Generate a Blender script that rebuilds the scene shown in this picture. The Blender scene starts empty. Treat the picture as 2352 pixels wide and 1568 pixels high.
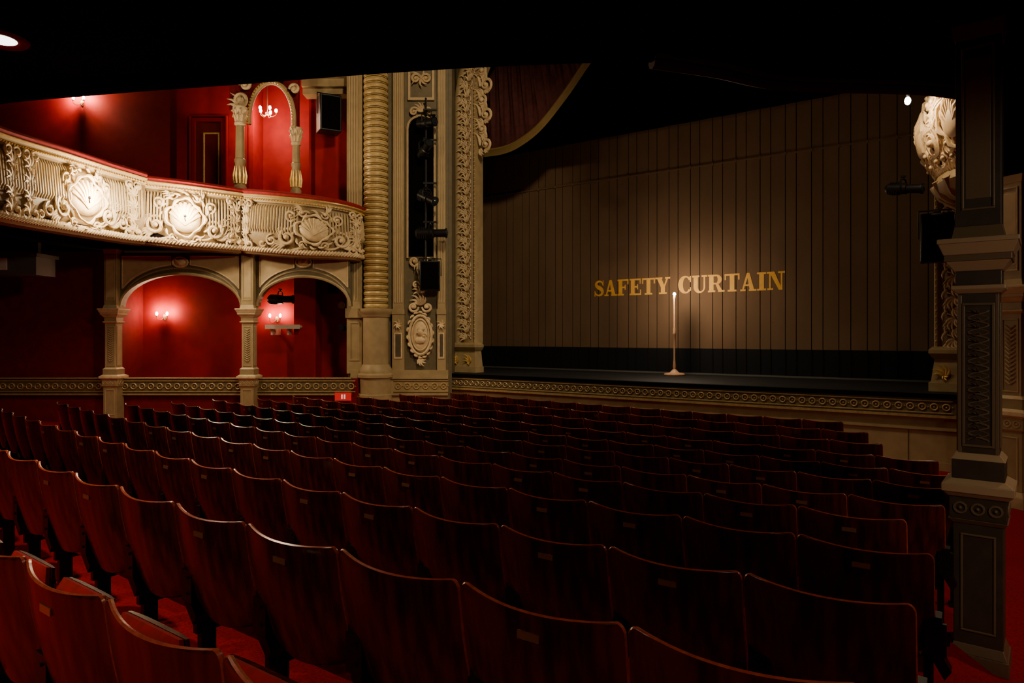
import bpy, math, random
from mathutils import Vector, Matrix
random.seed(7)
PI=math.pi
TH=math.radians(35.15); C_,S_=math.cos(TH),math.sin(TH)
def G(r,f): return (r*C_-f*S_, r*S_+f*C_)      # side-wall grid -> world plan
EYE=2.1

# ------------------------------------------------------------------ materials
def M(name,col,rough=.5,metal=0,col2=None,scale=8,bump=0,stretch=(1,1,1),emis=None,es=0,spec=.5,detail=4):
    m=bpy.data.materials.new(name); m.use_nodes=True
    nt=m.node_tree; b=nt.nodes['Principled BSDF']
    b.inputs['Base Color'].default_value=(*col,1); b.inputs['Roughness'].default_value=rough
    b.inputs['Metallic'].default_value=metal; b.inputs['Specular IOR Level'].default_value=spec
    if emis: b.inputs['Emission Color'].default_value=(*emis,1); b.inputs['Emission Strength'].default_value=es
    if col2 or bump:
        tc=nt.nodes.new('ShaderNodeTexCoord'); mp=nt.nodes.new('ShaderNodeMapping')
        mp.inputs['Scale'].default_value=stretch
        nz=nt.nodes.new('ShaderNodeTexNoise'); nz.inputs['Scale'].default_value=scale; nz.inputs['Detail'].default_value=detail
        nt.links.new(tc.outputs['Object'],mp.inputs['Vector']); nt.links.new(mp.outputs['Vector'],nz.inputs['Vector'])
        if col2:
            cr=nt.nodes.new('ShaderNodeValToRGB')
            cr.color_ramp.elements[0].position=.38; cr.color_ramp.elements[1].position=.62
            cr.color_ramp.elements[0].color=(*col,1); cr.color_ramp.elements[1].color=(*col2,1)
            nt.links.new(nz.outputs['Fac'],cr.inputs['Fac']); nt.links.new(cr.outputs['Color'],b.inputs['Base Color'])
        if bump:
            bp=nt.nodes.new('ShaderNodeBump'); bp.inputs['Strength'].default_value=bump; bp.inputs['Distance'].default_value=.01
            nt.links.new(nz.outputs['Fac'],bp.inputs['Height']); nt.links.new(bp.outputs['Normal'],b.inputs['Normal'])
    return m
m_wood=M('mahogany_plywood',(.026,.0045,.0035),.22,0,(.095,.015,.010),18,.08,(1.3,1.3,.09),detail=8)
m_edge=M('plywood_edge_highlight',(.46,.085,.04),.25,0,(.32,.055,.028),40,0,(1,1,1))  # bare ply edge; its bright colour also paints the rim highlight
m_vel=M('red_velvet',(.32,.007,.010),.85,0,(.23,.005,.007),20,.1,spec=.2)
m_rail=M('red_velvet_rail',(.34,.006,.010),.85,0,(.25,.004,.007),15,.1)
m_blk=M('black_metal',(.008,.008,.009),.4,.3,None)
m_blkm=M('black_matte',(.002,.002,.0025),.9,spec=.05)
m_brass=M('brass',(.45,.25,.14),.3,.7)
m_carpet=M('red_carpet',(.34,.006,.008),.95,0,(.22,.004,.006),60,.4,spec=.1)
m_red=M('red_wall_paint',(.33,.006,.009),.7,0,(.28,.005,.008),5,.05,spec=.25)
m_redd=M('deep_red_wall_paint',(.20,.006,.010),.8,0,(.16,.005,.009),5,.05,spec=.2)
m_cream=M('cream_plaster',(.80,.63,.38),.5,0,(.66,.50,.28),9,.1)
m_tan=M('tan_paint',(.39,.29,.145),.5,0,(.33,.245,.12),6,.05)
m_groundp=M('parapet_ground',(.30,.205,.095),.55,0,(.24,.165,.075),7,.1)
m_olive=M('olive_paint',(.15,.12,.062),.55,0,(.125,.10,.052),8,.05)
m_brown=M('brown_paint',(.10,.08,.05),.5,0,(.085,.066,.04),8,.05)
m_gold=M('gold_gilding',(.80,.54,.16),.34,.3,(.62,.40,.11),20,.1)
m_bronze=M('dull_gilding',(.50,.36,.15),.42,.2,(.38,.27,.11),20,.1)
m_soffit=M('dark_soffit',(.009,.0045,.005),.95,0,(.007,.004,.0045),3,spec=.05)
m_curt=M('iron_curtain_paint',(.165,.100,.056),.85,0,(.14,.085,.047),1.3,.1,(1,1,.5),spec=.15)
m_seam=M('curtain_seam',(.012,.009,.006),.95,spec=.1)
m_cdark=M('curtain_skirt',(.005,.006,.008),.8,spec=.2)
m_yel=M('yellow_lettering',(.85,.45,.07),.7,0,(.75,.39,.06),7)
m_stage=M('black_stage_floor',(.005,.006,.008),.7,0,(.008,.010,.012),3,.1,spec=.3)
m_pink=M('turned_wood',(.62,.36,.22),.5,0,(.55,.31,.18),10)
m_bulb=M('bulb_glass',(1,1,1),.3,emis=(1,.78,.52),es=120)
m_bulbw=M('cool_bulb',(1,1,1),.3,emis=(.75,.88,1),es=150)
m_drape=M('burgundy_drape',(.075,.012,.010),.85,0,(.05,.008,.007),10,.2)
m_fringe=M('gold_fringe',(.28,.19,.06),.7,0,(.18,.12,.035),60,.3,(6,6,.3))
m_grey=M('grey_metal',(.12,.12,.11),.5,.3)
m_white=M('white_plastic',(.6,.57,.5),.5)
m_lens=M('dark_lens',(.02,.025,.03),.1,0)
m_sign=M('red_sign',(.7,.02,.02),.4,emis=(1,.03,.03),es=.25)
m_signw=M('sign_white',(.9,.85,.8),.4,emis=(1,.9,.85),es=.5)
m_buff=M('buff_panel',(.54,.41,.22),.55,0,(.48,.36,.19),7)
m_ring=M('ribbed_buff',(.64,.48,.22),.4,.12,(.54,.40,.18),9,.05)

# ------------------------------------------------------------------ mesh builder
class MB:
    def __init__(s): s.v=[];s.f=[];s.m=[]
    def add(s,vs,fs,mi=0):
        o=len(s.v); s.v+=[tuple(v) for v in vs]
        for f in fs: s.f.append(tuple(i+o for i in f)); s.m.append(mi)
    def box(s,x0,x1,y0,y1,z0,z1,mi=0):
        s.add([(x0,y0,z0),(x1,y0,z0),(x1,y1,z0),(x0,y1,z0),(x0,y0,z1),(x1,y0,z1),(x1,y1,z1),(x0,y1,z1)],
              [(0,3,2,1),(4,5,6,7),(0,1,5,4),(1,2,6,5),(2,3,7,6),(3,0,4,7)],mi)
    def frus(s,cx,cy,z0,z1,a,b,mi=0):
        v=[(cx+sx*a,cy+sy*a,z0) for sx,sy in((-1,-1),(1,-1),(1,1),(-1,1))]+[(cx+sx*b,cy+sy*b,z1) for sx,sy in((-1,-1),(1,-1),(1,1),(-1,1))]
        s.add(v,[(0,3,2,1),(4,5,6,7),(0,1,5,4),(1,2,6,5),(2,3,7,6),(3,0,4,7)],mi)
    def tube(s,pts,rad,seg=6,mi=0,closed=False):
        pts=[Vector(p) for p in pts]; n=len(pts); vs=[]; prev=None
        for i,p in enumerate(pts):
            t=(pts[(i+1)%n]-pts[i-1]) if closed else pts[min(i+1,n-1)]-pts[max(i-1,0)]
            if t.length<1e-9: t=Vector((1,0,0))
            t.normalize()
            a=prev if prev is not None else (Vector((0,0,1)) if abs(t.z)<.9 else Vector((0,1,0)))
            nr=a-t*a.dot(t)
            if nr.length<1e-6: nr=t.orthogonal()
            nr.normalize(); prev=nr; b=t.cross(nr)
            r=rad[i] if hasattr(rad,'__len__') else rad
            for k in range(seg):
                an=2*PI*k/seg; vs.append(p+(nr*math.cos(an)+b*math.sin(an))*r)
        fs=[]
        for i in range(n if closed else n-1):
            j=(i+1)%n
            for k in range(seg):
                k2=(k+1)%seg; fs.append((i*seg+k,i*seg+k2,j*seg+k2,j*seg+k))
        if not closed:
            fs.append(tuple(range(seg))[::-1]); fs.append(tuple((n-1)*seg+k for k in range(seg)))
        s.add(vs,fs,mi)
    def ell(s,c,ax,ay,az,mi=0,seg=8,rings=5):
        c=Vector(c);ax=Vector(ax);ay=Vector(ay);az=Vector(az)
        vs=[c+az];fs=[]
        for i in range(1,rings):
            ph=PI*i/rings
            for k in range(seg):
                th=2*PI*k/seg; vs.append(c+az*math.cos(ph)+(ax*math.cos(th)+ay*math.sin(th))*math.sin(ph))
        vs.append(c-az); L=len(vs)-1
        for k in range(seg):
            k2=(k+1)%seg; fs.append((0,1+k,1+k2)); fs.append((L,L-seg+k2,L-seg+k))
            for i in range(rings-2):
                a=1+i*seg; fs.append((a+k,a+seg+k,a+seg+k2,a+k2))
        s.add(vs,fs,mi)
    def sph(s,c,r,mi=0,seg=10,rings=7): s.ell(c,(r,0,0),(0,r,0),(0,0,r),mi,seg,rings)
    def lathe(s,prof,cx=0,cy=0,seg=20,mi=0,a0=0,a1=2*PI,mis=None):
        full=abs(a1-a0-2*PI)<1e-6; n=seg if full else seg+1; vs=[];fs=[]
        for r,z in prof:
            for k in range(n):
                a=a0+(a1-a0)*k/seg; vs.append((cx+r*math.cos(a),cy+r*math.sin(a),z))
        for i in range(len(prof)-1):
            for k in range(seg):
                k2=(k+1)%n; fs.append((i*n+k,i*n+k2,(i+1)*n+k2,(i+1)*n+k))
        o=len(s.v); s.v+=vs
        for q,f in enumerate(fs):
            s.f.append(tuple(i+o for i in f)); s.m.append(mis[q//seg] if mis else mi)
    def cyl(s,p0,p1,r,seg=14,mi=0,r2=None):
        s.tube([p0,p1],[r,r if r2 is None else r2],seg,mi)
    def torus(s,c,u,v,R,r,seg=10,ss=4,mi=0):
        c=Vector(c);u=Vector(u);v=Vector(v)
        s.tube([c+(u*math.cos(2*PI*k/seg)+v*math.sin(2*PI*k/seg))*R for k in range(seg)],r,ss,mi,closed=True)
    def extr(s,poly,y0,y1,mi=0):
        n=len(poly)
        vs=[(x,y0,z) for x,z in poly]+[(x,y1,z) for x,z in poly]
        fs=[tuple(range(n)),tuple(range(n,2*n))[::-1]]+[(i,i+n,(i+1)%n+n,(i+1)%n) for i in range(n)]
        s.add(vs,fs,mi)
    def slab(s,poly,z0,z1,mi=0):
        n=len(poly)
        vs=[(x,y,z0) for x,y in poly]+[(x,y,z1) for x,y in poly]
        fs=[tuple(range(n))[::-1],tuple(range(n,2*n))]+[(i,(i+1)%n,(i+1)%n+n,i+n) for i in range(n)]
        s.add(vs,fs,mi)
    def frame(s,x0,x1,y,z0,z1,w,d,mi=0):
        s.box(x0,x1,y-d,y,z0,z0+w,mi); s.box(x0,x1,y-d,y,z1-w,z1,mi)
        s.box(x0,x0+w,y-d,y,z0+w,z1-w,mi); s.box(x1-w,x1,y-d,y,z0+w,z1-w,mi)

def mk(name,mb,mats,parent=None,loc=(0,0,0),rot=0,label=None,cat=None,kind=None,group=None,bevel=0,smooth=True,ang=38):
    me=bpy.data.meshes.new(name); me.from_pydata(mb.v,[],mb.f); 
    for m in mats: me.materials.append(m)
    me.polygons.foreach_set('material_index',mb.m)
    me.validate(); 
    if smooth:
        me.polygons.foreach_set('use_smooth',[True]*len(me.polygons)); me.set_sharp_from_angle(angle=math.radians(ang))
    me.update()
    o=bpy.data.objects.new(name,me); bpy.context.collection.objects.link(o)
    o.location=loc
    o.rotation_euler=rot if hasattr(rot,'__len__') else (0,0,rot)
    if parent: o.parent=parent
    if label: o['label']=label
    if cat: o['category']=cat
    if kind: o['kind']=kind
    if group: o['group']=group
    if bevel:
        b=o.modifiers.new('bevel','BEVEL'); b.width=bevel; b.segments=2; b.limit_method='ANGLE'; b.angle_limit=math.radians(40)
    return o
def emp(name,loc,rot=0,label=None,cat=None,group=None):
    o=bpy.data.objects.new(name,None); bpy.context.collection.objects.link(o); o.empty_display_size=.2
    o.location=loc; o.rotation_euler=rot if hasattr(rot,'__len__') else (0,0,rot)
    if label:o['label']=label
    if cat:o['category']=cat
    if group:o['group']=group
    return o
def light(name,typ,loc,power,col,size=.05,parent=None,rot=None,**k):
    l=bpy.data.lights.new(name,typ); l.energy=power; l.color=col
    if typ=='AREA': l.size=size
    else: l.shadow_soft_size=size
    for a,b in k.items(): setattr(l,a,b)
    o=bpy.data.objects.new(name,l); bpy.context.collection.objects.link(o); o.location=loc
    if rot: o.rotation_euler=rot
    if parent: o.parent=parent
    return o
def aim(o,target):
    d=Vector(target)-o.location; o.rotation_euler=d.to_track_quat('-Z','Y').to_euler()

# ------------------------------------------------------------------ ornament
def scroll(mb,F,cx,cy,R,a0,turns,hand,r,mi=0,o=.03):
    n=int(14*turns)+2; pts=[];rad=[]
    for i in range(n):
        t=i/(n-1); q=R*(1-.86*t); a=a0+hand*2*PI*turns*t
        pts.append(F(cx+q*math.cos(a),cy+q*math.sin(a),o+.03*t)); rad.append(r*(.55+.9*math.sin(PI*min(1,t+.15))*.6))
    mb.tube(pts,rad,6,mi)
    c=F(cx,cy,o+.04); mb.sph(c,r*1.5,mi,8,5)
def petal(mb,F,cx,cy,a,L,w,mi=0,o=.02,curl=.05):
    pts=[];rad=[]
    for i in range(5):
        t=i/4; aa=a+.5*t*t
        pts.append(F(cx+L*t*math.cos(aa),cy+L*t*math.sin(aa),o+curl*t*t)); rad.append([.45,1,.95,.6,.12][i]*w)
    mb.tube(pts,rad,6,mi)
def leaf(mb,F,cx,cy,a,L,n=5,spread=1.3,w=.03,mi=0,o=.02):
    for k in range(n):
        q=(k/(n-1)-.5) if n>1 else 0
        petal(mb,F,cx,cy,a+spread*q*2*.5,L*(1-.5*abs(q)*1.2),w,mi,o)
def cart(mb,F,cx,cy,W,H,mi=0):
    c=F(cx,cy,.02); ux=F(cx+.01,cy,.02)-F(cx-.01,cy,.02); ux.normalize(); uo=F(cx,cy,.1)-F(cx,cy,0); uo.normalize()
    mb.ell(c,ux*W*.72,Vector((0,0,1))*H*.72,uo*.09,mi,18,8)
    for k in range(9):
        a=PI*(.1+.8*k/8); mb.tube([F(cx,cy-H*.35,.10),F(cx+W*.4*math.cos(a),cy-H*.2+H*.5*math.sin(a),.11),F(cx+W*.68*math.cos(a),cy-H*.05+H*.72*math.sin(a),.05)],[.01,.02,.035],5,mi)
    pts=[];rad=[]
    for k in range(36):
        a=2*PI*k/36; q=1+.10*math.cos(4*a)+.05*math.cos(9*a)
        pts.append(F(cx+W*.82*q*math.cos(a),cy+H*.8*q*math.sin(a),.06)); rad.append(.030+.012*math.cos(9*a))
    mb.tube(pts,rad,6,mi,closed=True)
    for k in range(16):
        a=2*PI*k/16+.2
        x=cx+W*math.cos(a);y=cy+H*math.sin(a)
        petal(mb,F,x,y,a+.9,.15,.028,mi,.03)
    scroll(mb,F,cx-W*.55,cy+H*.95,.09,0,1.2,-1,.022,mi); scroll(mb,F,cx+W*.55,cy+H*.95,.09,PI,1.2,1,.022,mi)
    scroll(mb,F,cx-W*.55,cy-H*.95,.09,0,1.2,1,.022,mi); scroll(mb,F,cx+W*.55,cy-H*.95,.09,PI,1.2,-1,.022,mi)
def FW(x0,y,z0):   # flat wall facing -y
    return lambda u,w,o: Vector((x0+u,y-o,z0+w))
def rings(mb,F,L,w0,w1,mi_ring=0,mi_rail=1,pitch=None):
    H=w1-w0; R=H*.23; pitch=pitch or H*.62; n=max(1,int(L/pitch)); pitch=L/n; wc=(w0+w1)/2
    for i in range(n):
        u=(i+.5)*pitch; c=F(u,wc,.012)
        a=F(u+.01,wc,.012)-F(u-.01,wc,.012); a.normalize()
        mb.torus(c,a,(0,0,1),R,H*.055,10,4,mi_ring)
        mb.sph(c,H*.07,mi_ring,6,4)
        c2=F((i+1)*pitch,wc,.012); mb.sph(c2,H*.05,mi_ring,6,4)
    k=max(2,int(L/.5)+1)
    for (w,r) in((w0+H*.06,H*.05),(w1-H*.06,H*.05)):
        mb.tube([F(L*i/(k-1),w,.015) for i in range(k)],r,6,mi_rail)

# ------------------------------------------------------------------ room profile
ROWY=[.87,1.60,2.53,3.36,4.15,4.98,5.9,6.8,7.7,8.6,9.55,10.5]
ROWH=[.70,.74,.865,.92,.975,1.05,1.11,1.165,1.2,1.205,1.21,1.21]
def bulge(X):
    x=max(-9.6,min(3,X+1.5)); return .0091*x*x
def floorz(X,Y):
    q=Y-bulge(X)
    if q<=ROWY[0]: return .51+.05*min(6,ROWY[0]-q)
    for i in range(11):
        if q<=ROWY[i+1]:
            t=(q-ROWY[i])/(ROWY[i+1]-ROWY[i]); z=1.21-(ROWH[i]*(1-t)+ROWH[i+1]*t)
            # the side aisle falls away more steeply than the seating
            ax=max(0,min(1,(X+.16)/.2)); ay=max(0,min(1,(q-2.0)/2.6))
            return z*(1-ax)+ax*max(-.0,z-.26*ay) if z>.26*ay else z*(1-ax)
    return 0.0
mb=MB(); nx,ny=145,84; X0,X1,Y0,Y1=-22,7,-6,13.6
for j in range(ny+1):
    for i in range(nx+1):
        x=X0+(X1-X0)*i/nx;y=Y0+(Y1-Y0)*j/ny; mb.v.append((x,y,floorz(x,y)))
for j in range(ny):
    for i in range(nx):
        a=j*(nx+1)+i; mb.f.append((a,a+1,a+nx+2,a+nx+1)); mb.m.append(0)
mk('floor',mb,[m_carpet],kind='structure',label='raked floor covered in red carpet')

# ------------------------------------------------------------------ chairs
W=.541
SP=(.09,.30)      # seat hinge (y,z)
def chair_parts():
    P={}
    mb=MB(); nx_,nz=16,22; zb,zt=.43,.885; th=.014
    def pt(i,j,side):
        t=j/nz; t=.5-.5*math.cos(PI*t); s_=2*i/nx_-1
        hw=W/2
        z=zb+(zt-zb)*t
        rcz=.030
        if zt-z<rcz: q=(rcz-(zt-z))/rcz; hw-=.024*(1-math.sqrt(max(0,1-q*q)))
        rbz=.09
        if z-zb<rbz: q=(rbz-(z-zb))/rbz; hw-=.065*(1-math.sqrt(max(0,1-q*q)))
        x=hw*s_
        y=-.10*t-.044*(1-s_*s_)-.015*math.sin(PI*t)
        z2=z-(.017*(1-s_*s_)*t**6)-.035*(1-s_*s_)*(1-t)**2
        return (x,y+side*th/2,z2)
    n=(nx_+1)
    back=[pt(i,j,-1) for j in range(nz+1) for i in range(n)]
    front=[pt(i,j,1) for j in range(nz+1) for i in range(n)]
    g=[(j*n+i,j*n+i+1,(j+1)*n+i+1,(j+1)*n+i) for j in range(nz) for i in range(nx_)]
    mb.add(back,g,0); mb.add(front,[f[::-1] for f in g],0)
    per=[(i,0) for i in range(nx_)]+[(nx_,j) for j in range(nz)]+[(i,nz) for i in range(nx_,0,-1)]+[(0,j) for j in range(nz,0,-1)]
    c=Vector((0,-.05,.66)); B=[];Fm=[];Mi=[]
    for (i,j) in per:
        b=Vector(pt(i,j,-1)); f=Vector(pt(i,j,1)); m_=(b+f)/2; d=m_-c; d.y=0; d.normalize(); B.append(b);Fm.append(f);Mi.append(m_+d*.004)
    k=len(per); mb.add(B+Mi+Fm,[(a,a+k,(a+1)%k+k,(a+1)%k) for a in range(k)]+[(a+k,a+2*k,(a+1)%k+2*k,(a+1)%k+k) for a in range(k)],1)
    P['backrest']=(mb,[m_wood,m_edge])
    mb=MB(); nn=8
    vs=[]
    for sd in(0,1):
        for j in range(7):
            for i in range(nn+1):
                s_=2*i/nn-1;t=j/6; edge=(1-abs(s_)**6)*(1-abs(2*t-1)**6)
                tt=.12+.70*t
                vs.append((s_*.235,-.10*tt-.044*(1-s_*s_)-.015*math.sin(PI*tt)+.012+(.035*edge if sd else 0),.48+.32*t))
    g=[(j*(nn+1)+i,j*(nn+1)+i+1,(j+1)*(nn+1)+i+1,(j+1)*(nn+1)+i) for j in range(6) for i in range(nn)]
    o=(nn+1)*7; mb.add(vs,[g_ for g_ in g]+[tuple(a+o for a in g_[::-1]) for g_ in g])
    P['back_pad']=(mb,[m_vel])
    a=math.radians(64); ca,sa=math.cos(a),math.sin(a)
    def T(x,d,h): return (x,SP[0]+d*ca-h*sa,SP[1]+d*sa+h*ca)
    mb=MB(); vs=[];nn=8;md=6
    for sd in(0,1):
        for j in range(md+1):
            for i in range(nn+1):
                s_=2*i/nn-1;t=j/md; hw=.235-(.05*max(0,(t-.7)/.3)**2)
                e=(1-abs(s_)**4)
                vs.append(T(s_*hw,.36*t,(-.075*e*math.sin(PI*(.15+.8*t)) if sd==0 else 0)-.005+(.0 if sd else -.012)))
    g=[(j*(nn+1)+i,j*(nn+1)+i+1,(j+1)*(nn+1)+i+1,(j+1)*(nn+1)+i) for j in range(md) for i in range(nn)]
    o=(nn+1)*(md+1)
    per=[i for i in range(nn)]+[nn+j*(nn+1) for j in range(md)]+[md*(nn+1)+i for i in range(nn,0,-1)]+[j*(nn+1) for j in range(md,0,-1)]
    k=len(per)
    mb.add(vs,[g_[::-1] for g_ in g]+[tuple(q+o for q in g_) for g_ in g]+[(per[q],per[(q+1)%k],per[(q+1)%k]+o,per[q]+o) for q in range(k)])
    P['seat']=(mb,[m_wood])
    mb=MB(); vs=[]
    for sd in(0,1):
        for j in range(md+1):
            for i in range(nn+1):
                s_=2*i/nn-1;t=j/md; hw=.23-(.05*max(0,(t-.7)/.3)**2)
                e=(1-abs(s_)**6)*(1-abs(2*t-1)**6)
                vs.append(T(s_*hw,.36*t,.0 if sd==0 else .015+.04*e))
    mb.add(vs,[g_[::-1] for g_ in g]+[tuple(q+o for q in g_) for g_ in g]+[(per[q],per[(q+1)%k],per[(q+1)%k]+o,per[q]+o) for q in range(k)])
    P['cushion']=(mb,[m_vel])
    mb=MB(); x=-W/2+.012
    mb.box(x-.010,x+.026,.0,.07,.012,.52); mb.box(x-.012,x+.06,-.05,.14,0,.014); 
    for yy in(-.03,.11): mb.cyl((x+.006,yy,.014),(x+.006,yy,.022),.008,6)
    P['leg']=(mb,[m_blk])
    mb=MB(); mb.box(x-.006,x+.06,-.065,.02,.44,.61); mb.box(x-.004,x+.078,-.078,-.06,.45,.59)
    mb.add([(x+.05,-.078,.48),(x+.095,-.065,.39),(x+.095,.0,.39),(x+.05,.0,.48),(x+.02,-.078,.44),(x+.07,-.065,.35),(x+.07,.0,.35),(x+.02,.0,.44)],[(0,1,2,3),(4,7,6,5),(0,4,5,1),(1,5,6,2),(2,6,7,3),(3,7,4,0)])
    for zz in(.49,.56): mb.cyl((x+.05,-.078,zz),(x+.05,-.086,zz),.007,6)
    mb.box(x-.01,x+.02,-.02,.22,.28,.40)
    P['bracket']=(mb,[m_blk])
    mb=MB(); mb.box(-.036,.036,-.1455,-.1415,.79,.812)
    P['plaque']=(mb,[m_brass])
    return P
P=chair_parts(); MESH={}
START=[-.30,-.22,-.2,-.2,-.37,-.24,-.21,-.2,-.42,-1.0,-1.27,-1.71]
ENDX=[-4.2,-7.6,-10.2,-10.7,-10.4,-10.7,-10.9,-10.95,-11.1,-10.3,-9.75,-9.5]
def add_chair(X,Y,z,rot,last,idx,row):
    if row>=9: lab='dark mahogany folding theatre seat facing the stage front'
    elif row<=1: lab='dark curved plywood folding theatre seat with lit top edge'
    elif last: lab='dark plywood folding theatre seat ending its row at the aisle'
    else: lab='dark mahogany plywood folding theatre seat with red velvet cushion'
    e=emp('theatre_seat',(X,Y,z),rot,lab,'chair','rows of folding theatre seats')
    e.empty_display_size=.1
    parts=['backrest','back_pad','seat','cushion','leg','bracket']
    if row>=7: parts=['backrest','back_pad','seat','cushion','leg']
    for p in parts:
        if p not in MESH:
            o=mk(p,P[p][0],P[p][1],parent=e); MESH[p]=o
        else:
            o=MESH[p].copy(); bpy.context.collection.objects.link(o); o.parent=e
        if p=='backrest': bk=o
        if p in('seat','cushion'):
            a=math.radians([12,8,14,10,9][idx%5] if row==0 else [0,-3,2,-6,1][(idx+row)%5])
            pv=Vector((0,SP[0],SP[1])); R=Matrix.Rotation(a,3,'X'); o.rotation_euler=(a,0,0); o.location=pv-R@pv
    if (idx*7+row*5)%3!=1 and row<9:
        if 'plaque' not in MESH:
            o=mk('plaque',P['plaque'][0],P['plaque'][1],parent=bk,label='small engraved brass name plaque'); MESH['plaque']=o
        else:
            o=MESH['plaque'].copy(); bpy.context.collection.objects.link(o); o.parent=bk
    if last:
        for p in('leg','bracket'):
            if p in MESH:
                o=MESH[p].copy(); bpy.context.collection.objects.link(o); o.parent=e; o.location=(W-.045,0,0)
for r in range(12):
    x=START[r]; i=0
    if r==0: x-=.547
    while x-.5>ENDX[r]-.3:
        xc=x-.275*math.cos(math.atan(2*.0091*(x+1.2)))
        sl=2*.0091*max(-9.6,(xc+1.5)); a=math.atan(sl)
        yc=ROWY[r]+bulge(xc)
        add_chair(xc,yc+.10,1.21-ROWH[r]+.0,a,i==0,i,r)
        x-=.55*math.cos(a); i+=1

# ------------------------------------------------------------------ left wall (grid frame)
def gm(name,mb,mats,**k): return mk(name,mb,mats,rot=TH,**k)
def gloc(r,f,z=0): x,y=G(r,f); return (x,y,z)

SOF=4.05
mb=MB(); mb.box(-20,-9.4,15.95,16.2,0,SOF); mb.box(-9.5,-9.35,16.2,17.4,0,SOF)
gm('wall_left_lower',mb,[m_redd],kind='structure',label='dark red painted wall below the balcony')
mb=MB(); mb.box(-9.4,-3.3,17.3,17.5,0,SOF); mb.box(-5.35,-4.82,16.75,17.3,0,SOF)
gm('wall_box_lower',mb,[m_red],kind='structure',label='bright red wall at the back of the lower boxes')
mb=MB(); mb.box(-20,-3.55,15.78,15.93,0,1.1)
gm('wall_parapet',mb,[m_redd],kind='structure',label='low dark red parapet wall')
mb=MB()
mb.box(-20,-3.7,15.70,15.80,.75,1.10,1); mb.box(-20,-3.7,15.66,15.8,1.09,1.12,0); mb.box(-20,-3.7,15.67,15.8,.72,.75,0)
rings(mb,FW(-13,15.70,0),9.4,.78,1.06,0,0,.2)
gm('trim_1',mb,[m_bronze,m_olive],kind='structure',label='olive dado band with gilded ring ornament')
mb=MB(); mb.box(-20,-8.25,17.4,17.6,4.2,11); mb.box(-8.35,-8.25,17.0,17.4,4.2,11)
gm('wall_left_upper',mb,[m_red],kind='structure',label='red wall above the balcony')
mb=MB(); mb.box(-8.25,-6.55,17.0,17.2,4.2,11); mb.box(-4.9,-3.3,16.65,16.85,4.2,11); mb.box(-6.6,-6.45,17.0,17.9,4.2,11); mb.box(-4.95,-4.8,16.65,17.9,4.2,11); mb.box(-6.6,-4.8,17.7,17.9,4.2,11)
gm('wall_box_upper',mb,[m_red],kind='structure',label='red walls inside the upper boxes')
m_gloss=M('dark_red_gloss',(.20,.008,.010),.22)
mb=MB(); mb.box(-7.86,-7.2,16.95,16.99,4.3,7.36,1); mb.frame(-7.66,-7.26,16.95,4.9,7.12,.035,.012,2)
mb.frame(-7.95,-7.12,16.99,4.25,7.48,.09,.07,0); mb.frame(-8.0,-7.07,16.99,4.2,7.54,.03,.09,0)
gm('door_1',mb,[m_gloss,M('door_red',(.10,.005,.006),.4),m_gold],kind='structure',label='dark red panelled door with gold beading')
edge=[(-3.49,15.8),(-3.69,15.42),(-4.58,15.12),(-6.01,15.25),(-7.04,14.62),(-8.0,14.25),(-8.09,13.98),(-8.32,12.6),(-8.4,11.2),(-8.42,9.8),(-8.0,8.0),(-6.2,6.6),(-4.27,5.69),(-2.28,5.28),(-.46,4.94),(.99,4.81),(1.49,4.98),(2.09,5.24),(3.14,5.33),(3.6,5.45),(5.9,8.2)]
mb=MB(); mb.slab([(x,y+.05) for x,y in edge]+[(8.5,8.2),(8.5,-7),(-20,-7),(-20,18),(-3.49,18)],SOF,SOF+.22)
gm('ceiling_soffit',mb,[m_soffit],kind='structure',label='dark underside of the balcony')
def crom(pts,k=8):
    out=[]
    for i in range(len(pts)-1):
        p0=pts[max(0,i-1)];p1=pts[i];p2=pts[i+1];p3=pts[min(len(pts)-1,i+2)]
        for j in range(k):
            t=j/k; out.append(tuple(.5*((2*b)+(c-a)*t+(2*a-5*b+4*c-d)*t*t+(-a+3*b-3*c+d)*t**3) for a,b,c,d in zip(p0,p1,p2,p3)))
    out.append(pts[-1]); return out
class Path:
    def __init__(s,pts,k=8):
        s.p=crom(pts,k) if k else pts; s.c=[0]
        for a,b in zip(s.p,s.p[1:]): s.c.append(s.c[-1]+math.hypot(b[0]-a[0],b[1]-a[1]))
        s.L=s.c[-1]
    def at(s,u):
        u=max(0,min(s.L,u)); i=0
        while i<len(s.c)-2 and s.c[i+1]<u: i+=1
        t=(u-s.c[i])/max(1e-9,s.c[i+1]-s.c[i]); a,b=s.p[i],s.p[i+1]
        q=[x*(1-t)+y*t for x,y in zip(a,b)]
        tx,ty=b[0]-a[0],b[1]-a[1]; l=math.hypot(tx,ty) or 1
        return q,(tx/l,ty/l)
PROF=[(0,-.25),(.01,-.02),(.05,.05),(.11,.06),(.14,.0),(.2,.04),(.4,.07),(.6,.04),(.8,0),(.84,0),(.85,.05),(.92,.07),(.93,.11),(.96,.11),(.965,-.3)]
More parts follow.
